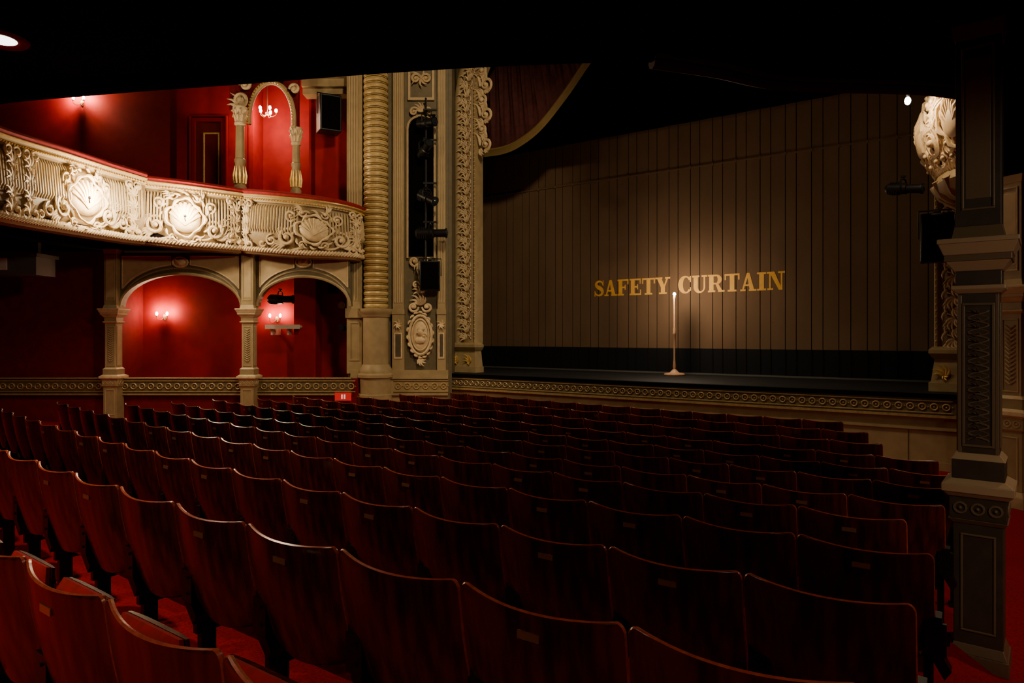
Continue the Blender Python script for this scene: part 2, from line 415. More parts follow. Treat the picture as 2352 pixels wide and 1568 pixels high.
def balcony(name,pts,label,carts,frame_rot=True,extra=(),CW=.36,CH=.44,belly=0):
    pa=Path(pts); L=pa.L
    def F(u,w,o):
        q,t=pa.at(u); n=(t[1],-t[0]); w=max(w,.03)
        o+=belly*(math.sin(PI*min(1,max(0,w)))**.8-.75)
        return Vector((q[0]+n[0]*o,q[1]+n[1]*o,q[3]+(q[2]-q[3])*w))
    F2=lambda u,w,o: F(min(max(u,.03),L-.03),min(max(w/1.3,.09),.95),o+.05)
    e=emp(name,(0,0,0),TH if frame_rot else 0,label,'balcony')
    n=max(8,int(L/.12))
    mb=MB(); k=len(PROF)
    vs=[F(L*i/n,w,o) if w>.03 else F(L*i/n,.03,o)-Vector((0,0,.04-w)) for i in range(n+1) for w,o in PROF]
    fs=[];ms=[]
    for i in range(n):
        for j in range(k-1):
            ms.append(1 if PROF[j][0] in(.85,.92,.93) or j in(1,2) else 0); fs.append((i*k+j,i*k+j+1,(i+1)*k+j+1,(i+1)*k+j)[::-1])
    mb.v=[tuple(v) for v in vs]; mb.f=fs; mb.m=ms
    mk('parapet',mb,[m_groundp,m_buff],parent=e,ang=30)
    mb=MB(); prof=[(.965,.10),(1.0,.12),(1.035,.09),(1.05,.0),(1.05,-.25),(.965,-.3)]; k=len(prof)
    mb.v=[tuple(F(L*i/n,w,o)) for i in range(n+1) for w,o in prof]
    for i in range(n):
        for j in range(k-1): mb.f.append((i*k+j,i*k+j+1,(i+1)*k+j+1,(i+1)*k+j)[::-1]); mb.m.append(0)
    mk('velvet_rail',mb,[m_rail],parent=e,ang=50)
    mb=MB(); u=.03
    while u<L:
        mb.sph(F(u,.885,.085),.022,0,6,4); u+=.06
    mb.tube([F(L*i/n,.945,.115) for i in range(n+1)],.016,6,0)
    mb.tube([F(L*i/n,.885,.075) for i in range(n+1)],.012,6,0)
    mk('gilded_beading',mb,[m_gold],parent=e)
    mb=MB(); u=0
    while u<L:
        a=F(u,.045,.06); b=F(min(L,u+.10),.115,.09); mb.tube([a,(a+b)/2,b],[.02,.042,.02],6,0); u+=.065
    mk('rope_moulding',mb,[m_cream],parent=e)
    mb=MB(); u=.06
    while u<L-.05:
        if all(abs(u-c)>.33 for c in carts):
            mb.tube([F(u,.36,.06),F(u,.42,.10),F(u,.76,.05),F(u,.81,.02)],[.012,.024,.024,.012],6,1)
        u+=.062
    for c in carts:
        cart(mb,F2,c,.60,CW,CH)
        for sg in(-1,1):
            scroll(mb,F2,c+sg*.56,.40,.19,PI/2+.4*sg,1.6,-sg,.036)
            scroll(mb,F2,c+sg*.48,.86,.12,-PI/2,1.4,sg,.026)
            leaf(mb,F2,c+sg*.58,.26,(0 if sg>0 else PI)+.1*sg,.34,6,1.1,.026)
            leaf(mb,F2,c+sg*.62,.60,(0 if sg>0 else PI)-.5*sg,.26,5,1.1,.022)
            scroll(mb,F2,c+sg*.90,.32,.12,PI/2,1.5,-sg,.026)
            scroll(mb,F2,c+sg*1.1,.24,.08,0 if sg<0 else PI,1.2,sg,.02)
            petal(mb,F2,c+sg*.2,.2,(-.1 if sg>0 else PI+.1),.45,.03)
            petal(mb,F2,c+sg*.7,.2,(.4 if sg>0 else PI-.9),.35,.024)
            leaf(mb,F2,c+sg*.25,1.0,PI/2-.9*sg,.22,4,.9,.022)
    for (x,h) in extra:
        for w in(.2,.42,.64,.86):
            leaf(mb,F2,x,w,PI/2,.24,5,2.2,.030); 
            if w>.3: leaf(mb,F2,x,w+.05,-PI/2,.16,3,1.6,.028)
        scroll(mb,F2,x-.1,1.04,.09,0,1.3,1,.024); scroll(mb,F2,x+.1,1.04,.09,PI,1.3,-1,.024)
        scroll(mb,F2,x-.1,.2,.1,0,1.3,-1,.024); scroll(mb,F2,x+.1,.2,.1,PI,1.3,1,.024)
    mk('plaster_ornament',mb,[m_cream,m_buff],parent=e)
    return F,pa
FA,PA=balcony('balcony',[(-8.42,9.8,5.45,4.0),(-8.4,11.2,5.45,3.95),(-8.32,12.6,5.52,3.98),(-8.15,13.6,5.52,4.0),(-7.95,14.15,5.5,4.0),(-7.75,14.42,5.46,4.0)],
    'curved cream plaster balcony front with rococo scrolls and red velvet rail',[3.3],extra=[(1.55,0),(1.95,0),(4.45,0)],CW=.55)
FB,PB=balcony('balcony',[(-8.0,14.40,5.44,4.03),(-7.6,14.5,5.4,4.0),(-7.04,14.65,5.36,3.95),(-6.5,14.95,5.33,3.93),(-6.05,15.25,5.31,3.92)],
    'cream plaster box front with lit shell cartouche and red velvet rail',[1.02],extra=[(2.0,0)],CW=.42)
FC,PC=balcony('balcony',[(-6.0,15.28,5.31,3.92),(-5.3,15.08,5.22,3.85),(-4.58,15.1,5.15,3.80),(-3.95,15.25,5.08,3.8),(-3.6,15.5,5.02,3.8),(-3.5,15.85,5.0,3.8)],
    'cream plaster box front beside the stage with large scroll cartouche',[1.65],extra=[(.12,0),(2.55,0)],CW=.44,CH=.36)
ov=[(x,y,5.2,SOF) for x,y in edge[9:]]
pa=Path(ov,4); mb=MB(); n=60
for i in range(n+1):
    q,t=pa.at(pa.L*i/n); nn=(-t[1],t[0])
    for o,z in((0,SOF-.02),(.0,5.2),(-.12,5.2),(-.12,SOF-.02)): mb.v.append((q[0]+nn[0]*o,q[1]+nn[1]*o+.02,z))
for i in range(n):
    for j in range(4): a=i*4+j;b=i*4+(j+1)%4; mb.f.append((a,b,b+4,a+4)); mb.m.append(0)
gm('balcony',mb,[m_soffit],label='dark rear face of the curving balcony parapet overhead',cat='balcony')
mb=MB(); pa=Path([(x,y,0,0) for x,y in edge[15:20]],6)
mb.tube([(pa.at(pa.L*i/30)[0][0],pa.at(pa.L*i/30)[0][1]+.02,SOF-.02) for i in range(31)],.05,8)
mb.tube([(pa.at(pa.L*i/30)[0][0],pa.at(pa.L*i/30)[0][1]-.10,SOF-.01) for i in range(31)],.025,8)
gm('trim_2',mb,[M('dark_moulding',(.05,.035,.022),.6)],kind='structure',label='dark moulding under the balcony edge')

# ------------------------------------------------------------------ pillars
def pillar(r=None,f=None,xy=None,W=.38,zf=0,rot=TH,style='chevron',mats=None,label='',group=None,top=SOF,dark=False):
    loc=(*(xy or G(r,f)),0)
    e=emp('pillar',loc,rot,label,'pillar',group); h=W/2
    ma,mbm,mcc=mats or (m_olive,m_tan,m_cream)
    b=MB(); b.frus(0,0,zf,zf+.14,h*1.5,h*1.45,1); b.frus(0,0,zf+.14,zf+.2,h*1.4,h*1.2,1); b.frus(0,0,zf+.2,.92,h*1.2,h*1.2,0)
    b.frame(-h*.85,h*.85,-h*1.2,zf+.28,.86,h*.12,h*.08,1)
    b.frus(0,0,.92,.95,h*1.25,h*1.45,1); b.frus(0,0,.95,1.09,h*1.38,h*1.38,0)
    b.frus(0,0,1.09,1.12,h*1.45,h*1.7,2); b.frus(0,0,1.12,1.17,h*1.75,h*1.75,2); b.frus(0,0,1.17,1.2,h*1.7,h*1.3,2)
    b.frus(0,0,1.2,1.32,h*1.28,h*1.28,0); b.frus(0,0,1.32,1.36,h*1.33,h*1.05,2)
    mk('pedestal',b,[ma,mbm,mcc],parent=e,smooth=False,bevel=.004)
    b=MB(); n=3
    for k in range(n):
        x=(k-1)*h*.85; b.torus((x,-h*1.40,1.02),(1,0,0),(0,0,1),h*.30,h*.07,12,5); b.sph((x,-h*1.41,1.02),h*.1,0,8,5)
        b.torus((h*1.40,x,1.02),(0,1,0),(0,0,1),h*.30,h*.07,12,5)
    mk('ring_frieze',b,[mbm],parent=e)
    b=MB(); b.frus(0,0,1.35,2.36,h,h,0); b.frame(-h*.78,h*.78,-h,1.4,2.3,h*.14,h*.08,1)
    b.box(-h*.75,h*.75,h,h+h*.08,1.4,2.3,1); b.box(h,h+h*.06,-h*.7,h*.7,1.4,2.3,1); b.box(-h-h*.06,-h,-h*.7,h*.7,1.4,2.3,1)
    for sx in(-1,1):
        b.box(sx*h*.90-h*.10,sx*h*.90+h*.10,-h*1.02,-h*.8,1.36,2.35,1)
    mk('shaft',b,[ma,mbm],parent=e,smooth=False,bevel=.003)
    b=MB(); F=FW(0,-h-.002,0)
    if style=='chevron':
        z=1.5
        while z<2.2:
            b.tube([F(-h*.45,z+h*.3,0),F(0,z,.01),F(h*.45,z+h*.3,0)],h*.09,5); z+=h*.4
    else:
        z=1.44;s=1
        while z<2.25:     # interlaced S-scroll lattice
            b.tube([F(s*h*.5*math.cos(PI*q/8),z+h*.42*q/8,-.002+.003*math.sin(PI*q/8)) for q in range(9)],h*.055,5)
            b.tube([F(-s*h*.5*math.cos(PI*q/8),z+h*.42*q/8,-.004) for q in range(9)],h*.04,5)
            leaf(b,F,s*h*.1,z+h*.2,PI/2+s*.6,h*.32,3,1.3,h*.045,0,-.006)
            z+=h*.42; s=-s
    mk('carved_panel',b,[mbm],parent=e)
    b=MB(); b.frus(0,0,2.36,2.385,h*1.05,h*1.3,2); b.frus(0,0,2.385,2.41,h*1.3,h*1.3,2); b.frus(0,0,2.41,2.50,h*1.12,h*1.12,0)
    b.frus(0,0,2.50,2.56,h*1.15,h*1.55,2); b.frus(0,0,2.56,2.60,h*1.62,h*1.62,1); b.frus(0,0,2.60,2.67,h*1.65,h*1.9,2); b.frus(0,0,2.67,2.70,h*1.95,h*1.95,2)
    mk('capital',b,[ma,mbm,mcc],parent=e,smooth=False,bevel=.004)
    b=MB(); b.frus(0,0,2.70,2.78,h*1.3,h*1.15,1); b.frus(0,0,2.78,top-.005,h*1.1,h*1.1,0); b.frame(-h*.8,h*.8,-h*1.1,2.88,top-.15,h*.12,h*.08,1); b.frus(0,0,top-.1,top-.005,h*1.15,h*1.3,1)
    b.box(-h*.62,h*.62,-h*1.12,-h*1.05,2.95,top-.22,1)
    mk('upper_shaft',b,[ma,mbm],parent=e,smooth=False,bevel=.003)
    return e
pt_=(m_tan,m_buff,m_cream)
pillar(-9.10,15.60,W=.25,label='tan and olive square pillar with chevron carving under the box',mats=pt_,group='box pillars')
pillar(-6.00,15.60,W=.25,label='tan square pillar between the two lower box arches',mats=pt_,group='box pillars')
m_pd=M('pillar_panel',(.055,.045,.032),.45,0,(.042,.035,.025),8,.05); m_pt=M('pillar_trim',(.15,.11,.066),.4); m_pm=M('pillar_moulding',(.40,.30,.18),.38)
pillar(xy=(-.068,5.26),W=.215,zf=-.03,rot=math.radians(-3),style='scroll',label='dark olive square cast pillar with carved panel beside the aisle',mats=(m_pd,m_pt,m_pm))
def spandrel(r0,r1,zs,zt,lab):
    e=emp('box_arch',gloc(0,0),TH,lab,'arch')
    c=(r0+r1)/2;a=(r1-r0)/2; y0,y1=15.62,15.85; top=3.98; N=24
    mb=MB()
    for i in range(N):
        t0=PI-PI*i/N;t1=PI-PI*(i+1)/N
        xa,za=c+a*math.cos(t0),zs+(zt-zs)*math.sin(t0); xb,zb_=c+a*math.cos(t1),zs+(zt-zs)*math.sin(t1)
        v=[(xa,y0,za),(xb,y0,zb_),(xb,y0,top),(xa,y0,top),(xa,y1,za),(xb,y1,zb_),(xb,y1,top),(xa,y1,top)]
        mb.add(v,[(0,1,2,3),(7,6,5,4),(0,4,5,1)])
    mk('spandrel',mb,[m_olive],parent=e)
    mb=MB(); pts=[(c+(a+.0)*math.cos(PI-PI*i/N),y0-.02,zs+(zt-zs)*math.sin(PI-PI*i/N)) for i in range(N+1)]
    mb.tube(pts,.035,6,0)
    pts=[(c+(a-.005)*math.cos(PI-PI*i/N),y0,zs+(zt-zs+.13)*math.sin(PI-PI*i/N)) for i in range(N+1)]; mb.tube(pts,.02,6,0)
    mk('arch_moulding',mb,[m_tan],parent=e)
    for sg in(-1,1):
        mb=MB(); pts=[]; lim=a-.06
        for i in range(12):
            x=lim-(lim-.22)*i/11
            zz=zs+(zt-zs+.16)*math.sqrt(max(0,1-(x/(a+.06))**2))+.05
            if zz<3.86: pts.append((c+sg*x,zz))
        out=pts+[(c+sg*abs(pts[-1][0]-c),3.90),(c+sg*lim,3.90)]
        mb.tube([(x,y0-.014,z) for x,z in out],.018,5,0,closed=True)
        poly=out if sg<0 else out[::-1]
        mb.extr(poly,y0-.012,y0-.002,1)
        mk('spandrel_panel',mb,[m_cream,m_buff],parent=e,smooth=False)
    mb=MB(); mb.ell((c,y0-.03,3.76),(.14,0,0),(0,0,.09),(0,.05,0),0,14,6); mb.torus((c,y0-.04,3.76),(.17/.15,0,0),(0,0,.75),.15,.025,16,5,0)
    for k in range(7): mb.tube([(c,y0-.08,3.70),(c+(k-3)*.035,y0-.075,3.82)],[.008,.014],5,0)
    mk('shell_cartouche',mb,[m_cream],parent=e)
spandrel(-8.97,-6.18,2.74,3.50,'olive segmental arch of the lower box with shell keystone')
spandrel(-5.83,-3.70,2.76,3.44,'olive arch of the lower box next to the stage')

# ------------------------------------------------------------------ splayed proscenium side
mb=MB(); mb.box(-3.85,-1.5,16.05,17.5,0,11)
mb.box(-1.5,-1.42,16.1,17.5,0,11)
gm('wall_proscenium_side',mb,[m_olive],kind='structure',label='olive splayed wall beside the stage')
e=emp('ridged_column',gloc(-3.17,15.92),TH,'large half-round column ringed with stacked gilded ribs','column')
prof=[];mis=[];z=2.72
while z<9.4:
    prof+= [(.254,z),(.272,z+.005),(.286,z+.025),(.289,z+.05),(.286,z+.075),(.272,z+.095),(.254,z+.10),(.252,z+.145)]; mis+=[0,0,0,0,0,0,1,1]; z+=.145
b=MB(); b.lathe(prof,0,0,24,0,mis=mis[:len(prof)-1]); mk('ribbed_shaft',b,[m_ring,m_brown],parent=e,ang=30)
b=MB(); z=2.72
while z<9.4:
    b.tube([(.266*math.cos(a),.266*math.sin(a),z+.122) for a in [PI*1.05+PI*.9*i/12 for i in range(13)]],.012,5)
    b.tube([(.287*math.cos(a),.287*math.sin(a),z+.05) for a in [PI*1.15+PI*.7*i/12 for i in range(13)]],.008,5)
    z+=.145
mk('gilded_fillet',b,[m_gold],parent=e)
b=MB(); b.lathe([(.40,0),(.40,.72),(.37,.74),(.37,1.1),(.42,1.12),(.42,1.18),(.38,1.22),(.38,1.3),(.34,1.36),(.31,1.42)],0,0,28,0); b.lathe([(.30,1.4),(.30,2.5),(.33,2.52),(.34,2.56),(.38,2.6),(.40,2.66),(.40,2.70),(.27,2.72)],0,0,28,0)
mk('plinth',b,[m_tan],parent=e)
b=MB(); b.box(-3.86,-3.50,15.95,16.06,1.2,9.6,0); b.frame(-3.8,-3.56,15.95,1.5,2.4,.03,.02,0); b.box(-3.88,-3.46,15.88,16.06,2.5,2.72,0)
for k in range(4): b.tube([(-3.80+.06*k,15.945,2.9),(-3.80+.06*k,15.945,9.4)],.016,6,1)
gm('pilaster',b,[m_tan,m_buff],label='tan pilaster edging the boxes beside the ribbed column',cat='pilaster')
def pilaster(r0,r1,f,z0,z1,label,fl=3):
    e=emp('pilaster',gloc((r0+r1)/2,f),TH,label,'pilaster'); w=(r1-r0)/2
    b=MB(); b.box(-w,w,-.08,.1,z0,z1,0)
    for k in range(fl):
        x=-w*.62+2*w*.62*k/max(1,fl-1); b.tube([(x,-.085,z0+.15),(x,-.085,z1-.15)],w*.14,6,1)
    mk('shaft',b,[m_tan,m_buff],parent=e,smooth=False)
    b=MB(); b.box(-w*1.15,w*1.15,-.13,.1,z0-.12,z0,0); b.box(-w*1.08,w*1.08,-.11,.1,z0-1.5,z0-.12,0); b.frame(-w*.7,w*.7,-.11,z0-1.15,z0-.55,.025,.02,1); b.box(-w*.55,w*.55,-.115,-.1,z0-1.1,z0-.6,2)
    leaf(b,FW(0,-.12,0),0,z0-.35,PI/2,.13,6,5.5,.02,1); leaf(b,FW(0,-.12,0),0,z0-.35,-PI/2,.13,5,3,.02,1)
    mk('base_panel',b,[m_tan,m_cream,m_brown],parent=e,smooth=False)
pilaster(-2.78,-2.52,16.0,2.7,9.6,'fluted tan pilaster with small panel at its foot',4)
pilaster(-1.74,-1.55,16.02,2.7,9.6,'narrow fluted tan pilaster beside the proscenium arch',3)
b=MB()
b.box(-3.75,-1.48,15.86,16.06,0,1.12,0); b.box(-3.75,-1.48,15.82,16.06,1.08,1.14,1); b.box(-3.75,-1.48,15.80,16.06,.70,.75,1); b.box(-3.75,-1.48,15.84,16.06,1.14,1.28,0)
rings(b,FW(-2.75,15.86,0),1.27,.77,1.06,2,1,.2)
gm('trim_3',b,[m_tan,m_tan,m_bronze],kind='structure',label='tan plinth with gilded ring band')
e=emp('niche',gloc(-2.12,16.03),TH,'tall dark recessed lighting niche with cream scroll frame','niche')
b=MB(); b.box(-.30,.28,-.02,.02,3.95,6.95,0); b.ell((-.01,0,6.95),(.29,0,0),(0,0,.25),(0,.02,0),0,20,6); mk('recess',b,[m_blkm],parent=e)
b=MB(); arc=[(-.33,-.04,3.9)]+[(-.33,-.04,6.95)]+[(-.01-.32*math.cos(PI*i/10),-.04,6.95+.28*math.sin(PI*i/10)) for i in range(1,10)]+[(.31,-.04,6.95),(.31,-.04,3.9)]
b.tube(arc,.028,6,0,closed=True)
F=FW(-.01,-.03,7.2)
scroll(b,F,-.16,.12,.11,0,1.4,1,.028); scroll(b,F,.16,.12,.11,PI,1.4,-1,.028); leaf(b,F,0,.12,PI/2,.24,6,2.2,.03)
F=FW(-.01,-.03,3.4)
leaf(b,F,0,.4,-PI/2,.34,6,2.4,.035); scroll(b,F,-.15,.42,.13,0,1.5,-1,.03); scroll(b,F,.15,.42,.13,PI,1.5,1,.03); leaf(b,F,0,.1,-PI/2,.2,4,1.4,.03)
b.frame(-.32,.30,-.0,7.6,8.6,.06,.05,0); F=FW(-.01,-.02,8.1); scroll(b,F,-.12,0,.12,0,1.5,1,.03); scroll(b,F,.12,0,.12,PI,1.5,-1,.03); leaf(b,F,0,0,PI/2,.3,6,5.6,.03)
mk('scroll_frame',b,[m_buff],parent=e)
e=emp('medallion',gloc(-2.14,16.0),TH,'oval cream plaster medallion with scroll crest and relief portrait','plaster relief')
b=MB(); b.ell((0,0,2.1),(.22,0,0),(0,0,.42),(0,.07,0),0,20,8); b.torus((0,-.05,2.1),(1,0,0),(0,0,1.75),.26,.035,24,6); b.torus((0,-.06,2.1),(1,0,0),(0,0,1.8),.20,.018,24,6)
F=FW(0,-.03,2.1)
for k in range(18):
    a=2*PI*k/18; petal(b,F,.29*math.cos(a),.52*math.sin(a),a+1.2,.11,.03)
mk('oval_frame',b,[m_cream],parent=e)
b=MB(); b.ell((.0,-.09,2.17),(.075,0,0),(0,0,.10),(0,.07,0)); b.ell((0,-.07,1.98),(.13,0,0),(0,0,.09),(0,.06,0)); b.ell((.02,-.08,2.24),(.09,0,0),(0,0,.06),(0,.06,0)); b.ell((-.07,-.12,2.15),(.02,0,0),(0,0,.03),(0,.03,0)); scroll(b,F,.08,-.02,.07,0,1.3,1,.02)
mk('relief_figure',b,[m_cream],parent=e)
b=MB(); F=FW(0,-.03,2.75)
leaf(b,F,0,.05,PI/2,.32,6,2.2,.035); scroll(b,F,-.16,.0,.12,0,1.4,-1,.03); scroll(b,F,.16,.0,.12,PI,1.4,1,.03); leaf(b,F,0,.33,PI/2,.24,5,2.6,.028); scroll(b,F,-.1,.52,.09,0,1.3,1,.02);scroll(b,F,.1,.52,.09,PI,1.3,-1,.02)
mk('scroll_crest',b,[m_cream],parent=e)
b=MB(); F=FW(0,-.03,1.5); leaf(b,F,0,.05,-PI/2,.2,5,1.8,.03)
mk('leaf_pendant',b,[m_cream],parent=e)

# ------------------------------------------------------------------ proscenium arch
AX0,AX1=-10.36,-.79; AC=(AX0+AX1)/2; AA=(AX1-AX0)/2; ZSP=7.9; AB=2.6; ST=1.18; AY=13.2
path=[]
for i in range(26): path.append((AX0,1.9+(ZSP-1.9)*i/25))
for i in range(1,48): a=PI-PI*i/48; path.append((AC+AA*math.cos(a),ZSP+AB*math.sin(a)))
for i in range(26): path.append((AX1,ZSP-(ZSP-1.9)*i/25))
pa=Path(path,0)
def FAr(u,w,o):
    q,t=pa.at(u); n=(-t[1],t[0])
    return Vector((q[0]+n[0]*w,AY-o,q[1]+n[1]*w))
e=emp('proscenium_arch',(0,0,0),0,'cream and olive moulded proscenium arch with acanthus carving','arch')
pr=[(0,-.26),(0,.0),(.02,.05),(.05,.05),(.07,.0),(.11,-.03),(.16,.02),(.29,.07),(.41,.02),(.46,-.03),(.50,.0),(.53,.05),(.60,.07),(.66,.04),(.70,-.2)]
b=MB(); n=160;k=len(pr)
b.v=[tuple(FAr(pa.L*i/n,w,o)) for i in range(n+1) for w,o in pr]
for i in range(n):
    for j in range(k-1): b.f.append((i*k+j,i*k+j+1,(i+1)*k+j+1,(i+1)*k+j)); b.m.append(0 if j not in(5,6,7,8) else 1)
mk('arch_moulding',b,[m_tan,m_groundp],parent=e,ang=50)
b=MB(); u=.1;s=1
while u<pa.L-.1:
    leaf(b,FAr,u,.29,.0+.5*s,.22,5,2.0,.024,0,.06); leaf(b,FAr,u+.08,.29+.08*s,.9*s,.14,3,1.2,.022,0,.07)
    petal(b,FAr,u+.04,.29-.10*s,-.9*s,.17,.022,0,.06); petal(b,FAr,u,.29-.14*s,.2,.14,.018,0,.04); u+=.17; s=-s
mk('acanthus_carving',b,[m_cream],parent=e)
b=MB(); u=.05
while u<pa.L: b.sph(FAr(u,.035,.05),.02,0,6,4); u+=.10
b.tube([FAr(pa.L*i/150,.035,.04) for i in range(151)],.010,5)
u=.05
while u<pa.L: petal(b,FAr,u,.50,0,.09,.02,0,.02,.0); u+=.14
mk('gilded_beading',b,[m_gold],parent=e)
for X,s in((AX0-.35,1),(AX1+.35,-1)):
    b=MB()
    b.box(X-.42,X+.42,AY-.14,AY+.2,ST,ST+.14,0)
    v=lambda z,w,d:[(X-w,AY-d,z),(X+w,AY-d,z),(X+w,AY+.2,z),(X-w,AY+.2,z)]
    lv=[(ST+.14,.39,.10),(ST+.52,.34,.05),(ST+.56,.38,.10),(ST+.62,.42,.16),(ST+.68,.42,.16),(ST+.73,.36,.09)]
    for (z0,w0,d0),(z1,w1,d1) in zip(lv,lv[1:]): b.add(v(z0,w0,d0)+v(z1,w1,d1),[(0,3,2,1),(4,5,6,7),(0,1,5,4),(1,2,6,5),(2,3,7,6),(3,0,4,7)],0)
    F=FW(X,AY-.09,ST+.2)
    for q in(-.2,.2): leaf(b,F,q,.04,PI/2,.24,5,1.8,.026,1); leaf(b,F,q,.06,-PI/2,.08,3,1.8,.02,1)
    mk('arch_base',b,[m_tan,m_gold],parent=e,smooth=False,bevel=.006,label='tan plinth with gilded leaf motif')
b=MB(); Y=13.45; T=12; WO=.66
b.box(-16,AX0-WO,Y,Y+.3,0,T); b.box(AX1+WO,8,Y,Y+.3,0,T)
N=48
for i in range(N):
    a0=PI-PI*i/N;a1=PI-PI*(i+1)/N; R=AA+WO
    p=(AC+R*math.cos(a0),ZSP+(AB+WO)*math.sin(a0));q=(AC+R*math.cos(a1),ZSP+(AB+WO)*math.sin(a1))
    b.add([(p[0],Y,p[1]),(q[0],Y,q[1]),(q[0],Y,T),(p[0],Y,T)],[(0,1,2,3)])
mk('wall_proscenium',b,[m_olive],kind='structure',label='olive wall around the proscenium arch')
b=MB(); F=FW(AX0+.05,AY+.02,6.55)
for i,(R,h) in enumerate([(.14,1),(.11,-1),(.17,1),(.13,-1),(.18,1),(.12,-1),(.16,1)]):
    z=.18+i*.36
    scroll(b,F,.20+.06*h,z,R,-PI/2 if h>0 else PI/2,1.5,h,.036); leaf(b,F,.15,z+.12,PI/2-.7*h,.28,5,1.6,.034); leaf(b,F,.22,z-.1,-PI/2+.6*h,.2,4,1.4,.03)
    petal(b,F,.06,z,PI/2,.38,.045)
leaf(b,F,.08,.1,-PI/2,.24,4,.9,.036)
mk('plaster_scroll',b,[m_cream],label='cream rococo plaster scroll hanging inside the arch',cat='plaster relief')
def swag(mirror):
    bz=crom([(-10.7,6.82),(-10.1,6.80),(-9.6,6.9),(-9.0,7.2),(-8.3,7.82),(-7.6,8.55),(-6.8,9.2),(-5.9,9.6),(-5.6,9.65)],8)
    fx=(lambda x:2*AC-x) if mirror else (lambda x:x)
    e=emp('stage_drape',(0,0,0),0,'burgundy stage drape swept aside with gold fringe','curtain')
    b=MB(); n=len(bz)*4; M_=14
    P2=Path(bz,0)
    for i in range(n+1):
        q,t=P2.at(P2.L*i/n)
        for j in range(M_+1):
            s=j/M_; x=q[0]+(-10.7-q[0])*.25*s; z=q[1]+(10.6-q[1])*s
            amp=min(1,s*4)
            y=13.95+(.05*math.sin(P2.L*i/n*16+s*4)*(1-.4*s)+.02*math.sin(P2.L*i/n*41))*amp
            b.v.append((fx(x),y,z))
    for i in range(n):
        for j in range(M_): a=i*(M_+1)+j; b.f.append((a,a+1,a+M_+2,a+M_+1)); b.m.append(0)
    mk('drape_cloth',b,[m_drape],parent=e)
    b=MB()
    for i in range(n+1):
        q,t=P2.at(P2.L*i/n)
        nx_,nz_=t[1],-t[0]
        for d,yy in((-.05,13.92),(0,13.88),(.02,13.9),(.15,13.92+.006*(i%2))): b.v.append((fx(q[0]+nx_*d),yy,q[1]+nz_*d))
    for i in range(n):
        for j in range(3): a=i*4+j; b.f.append((a,a+1,a+5,a+4)); b.m.append(0)
    mk('gold_fringe',b,[m_fringe],parent=e)
swag(False); swag(True)

# ------------------------------------------------------------------ stage
e=emp('stage',(-5.5,12.4,0),0,'black stage platform with tan front and gilded ring band','stage')
b=MB(); b.slab([(-5.1,0),(5.05,0),(5.9,1.05),(9.3,1.05),(9.3,6.45),(-9.35,6.45),(-9.35,1.05),(-5.6,.8)],ST-.06,ST); mk('stage_floor',b,[m_stage],parent=e,smooth=False)
b=MB(); b.box(-5.1,5.05,.06,.2,0,ST-.07,0); b.box(-5.1,5.05,.02,.1,.62,.66,0)
for x in[-4.0,-2.8,-1.6,-.4,.8,2.0,3.2,4.4]: b.box(x,x+.012,.05,.07,.02,.6,1)
b.box(-5.1,5.05,.03,.1,.0,.12,0)
mk('fascia',b,[m_tan,m_brown],parent=e,smooth=False)
b=MB(); b.box(-5.1,5.05,.01,.12,.84,ST-.065,1); b.box(-5.1,5.05,-.03,.12,.82,.86,0); rings(b,FW(-5.1,.01,0),10.1,.88,1.09,0,0,.16)
mk('gilded_band',b,[m_bronze,m_olive],parent=e)
b=MB(); b.box(-5.1,5.05,-.04,.1,ST-.055,ST+.006,0); mk('stage_edge',b,[m_blkm],parent=e,smooth=False,bevel=.01)

CY=15.8
e=emp('safety_curtain',(-6.0,CY,ST),0,'brown panelled iron safety curtain with yellow lettering','curtain')
b=MB(); x=-8;pw=.27;k=0
while x<8:
    wq=pw*(1.15 if k%2 else .85)
    b.box(x+.009,x+wq-.009,-.02,.02,.59,9.5,0); b.box(x-.009,x+.009,-.010,.02,.59,9.5,1); 
    if k%2:
        for zz in [1.2+.6*q for q in range(13)]: b.sph((x+.04,-.02,zz),.006,1,4,3)
    x+=wq;k+=1
mk('curtain_panel',b,[m_curt,m_seam],parent=e,smooth=False)
b=MB(); b.box(-8,8,-.03,.03,.0,.6,0); x=-8;k=0
while x<8: b.box(x-.01,x+.01,-.045,-.03,.0,.6,1); x+=pw*(1.15 if k%2 else .85);k+=1
b.box(-8,8,-.30,-.27,.0,.035,2)
mk('curtain_skirt',b,[m_cdark,m_seam,m_grey],parent=e,smooth=False)
b=MB(); b.box(-8,8,-.045,-.02,4.90,4.93,0)
x=-8
while x<8: b.box(x-.02,x+.02,-.05,-.02,4.88,4.95,0); x+=pw*2
mk('batten',b,[m_curt],parent=e,smooth=False)
def stroke(pts,ws):
    out=[];L=[];R=[]
    for i,(x,y) in enumerate(pts):
        a=pts[max(0,i-1)];c=pts[min(len(pts)-1,i+1)]; tx,ty=c[0]-a[0],c[1]-a[1]; l=math.hypot(tx,ty); nx_,ny_=-ty/l,tx/l
        w=ws[i]/2; L.append((x+nx_*w,y+ny_*w)); R.append((x-nx_*w,y-ny_*w))
    for i in range(len(pts)-1): out.append([R[i],R[i+1],L[i+1],L[i]])
    return out
def rc(x0,x1,y0,y1): return [(x0,y0),(x1,y0),(x1,y1),(x0,y1)]
def arcq(cx,cy,rx,ry,ix,icx,iy,a0,a1,n=18):
    out=[]
    for i in range(n):
        a=math.radians(a0+(a1-a0)*i/n);c=math.radians(a0+(a1-a0)*(i+1)/n)
        O=lambda t:(cx+rx*math.cos(t),cy+ry*math.sin(t)); I=lambda t:(icx+ix*math.cos(t),cy+iy*math.sin(t))
        out.append([I(a),O(a),O(c),I(c)])
    return out
sh=.10
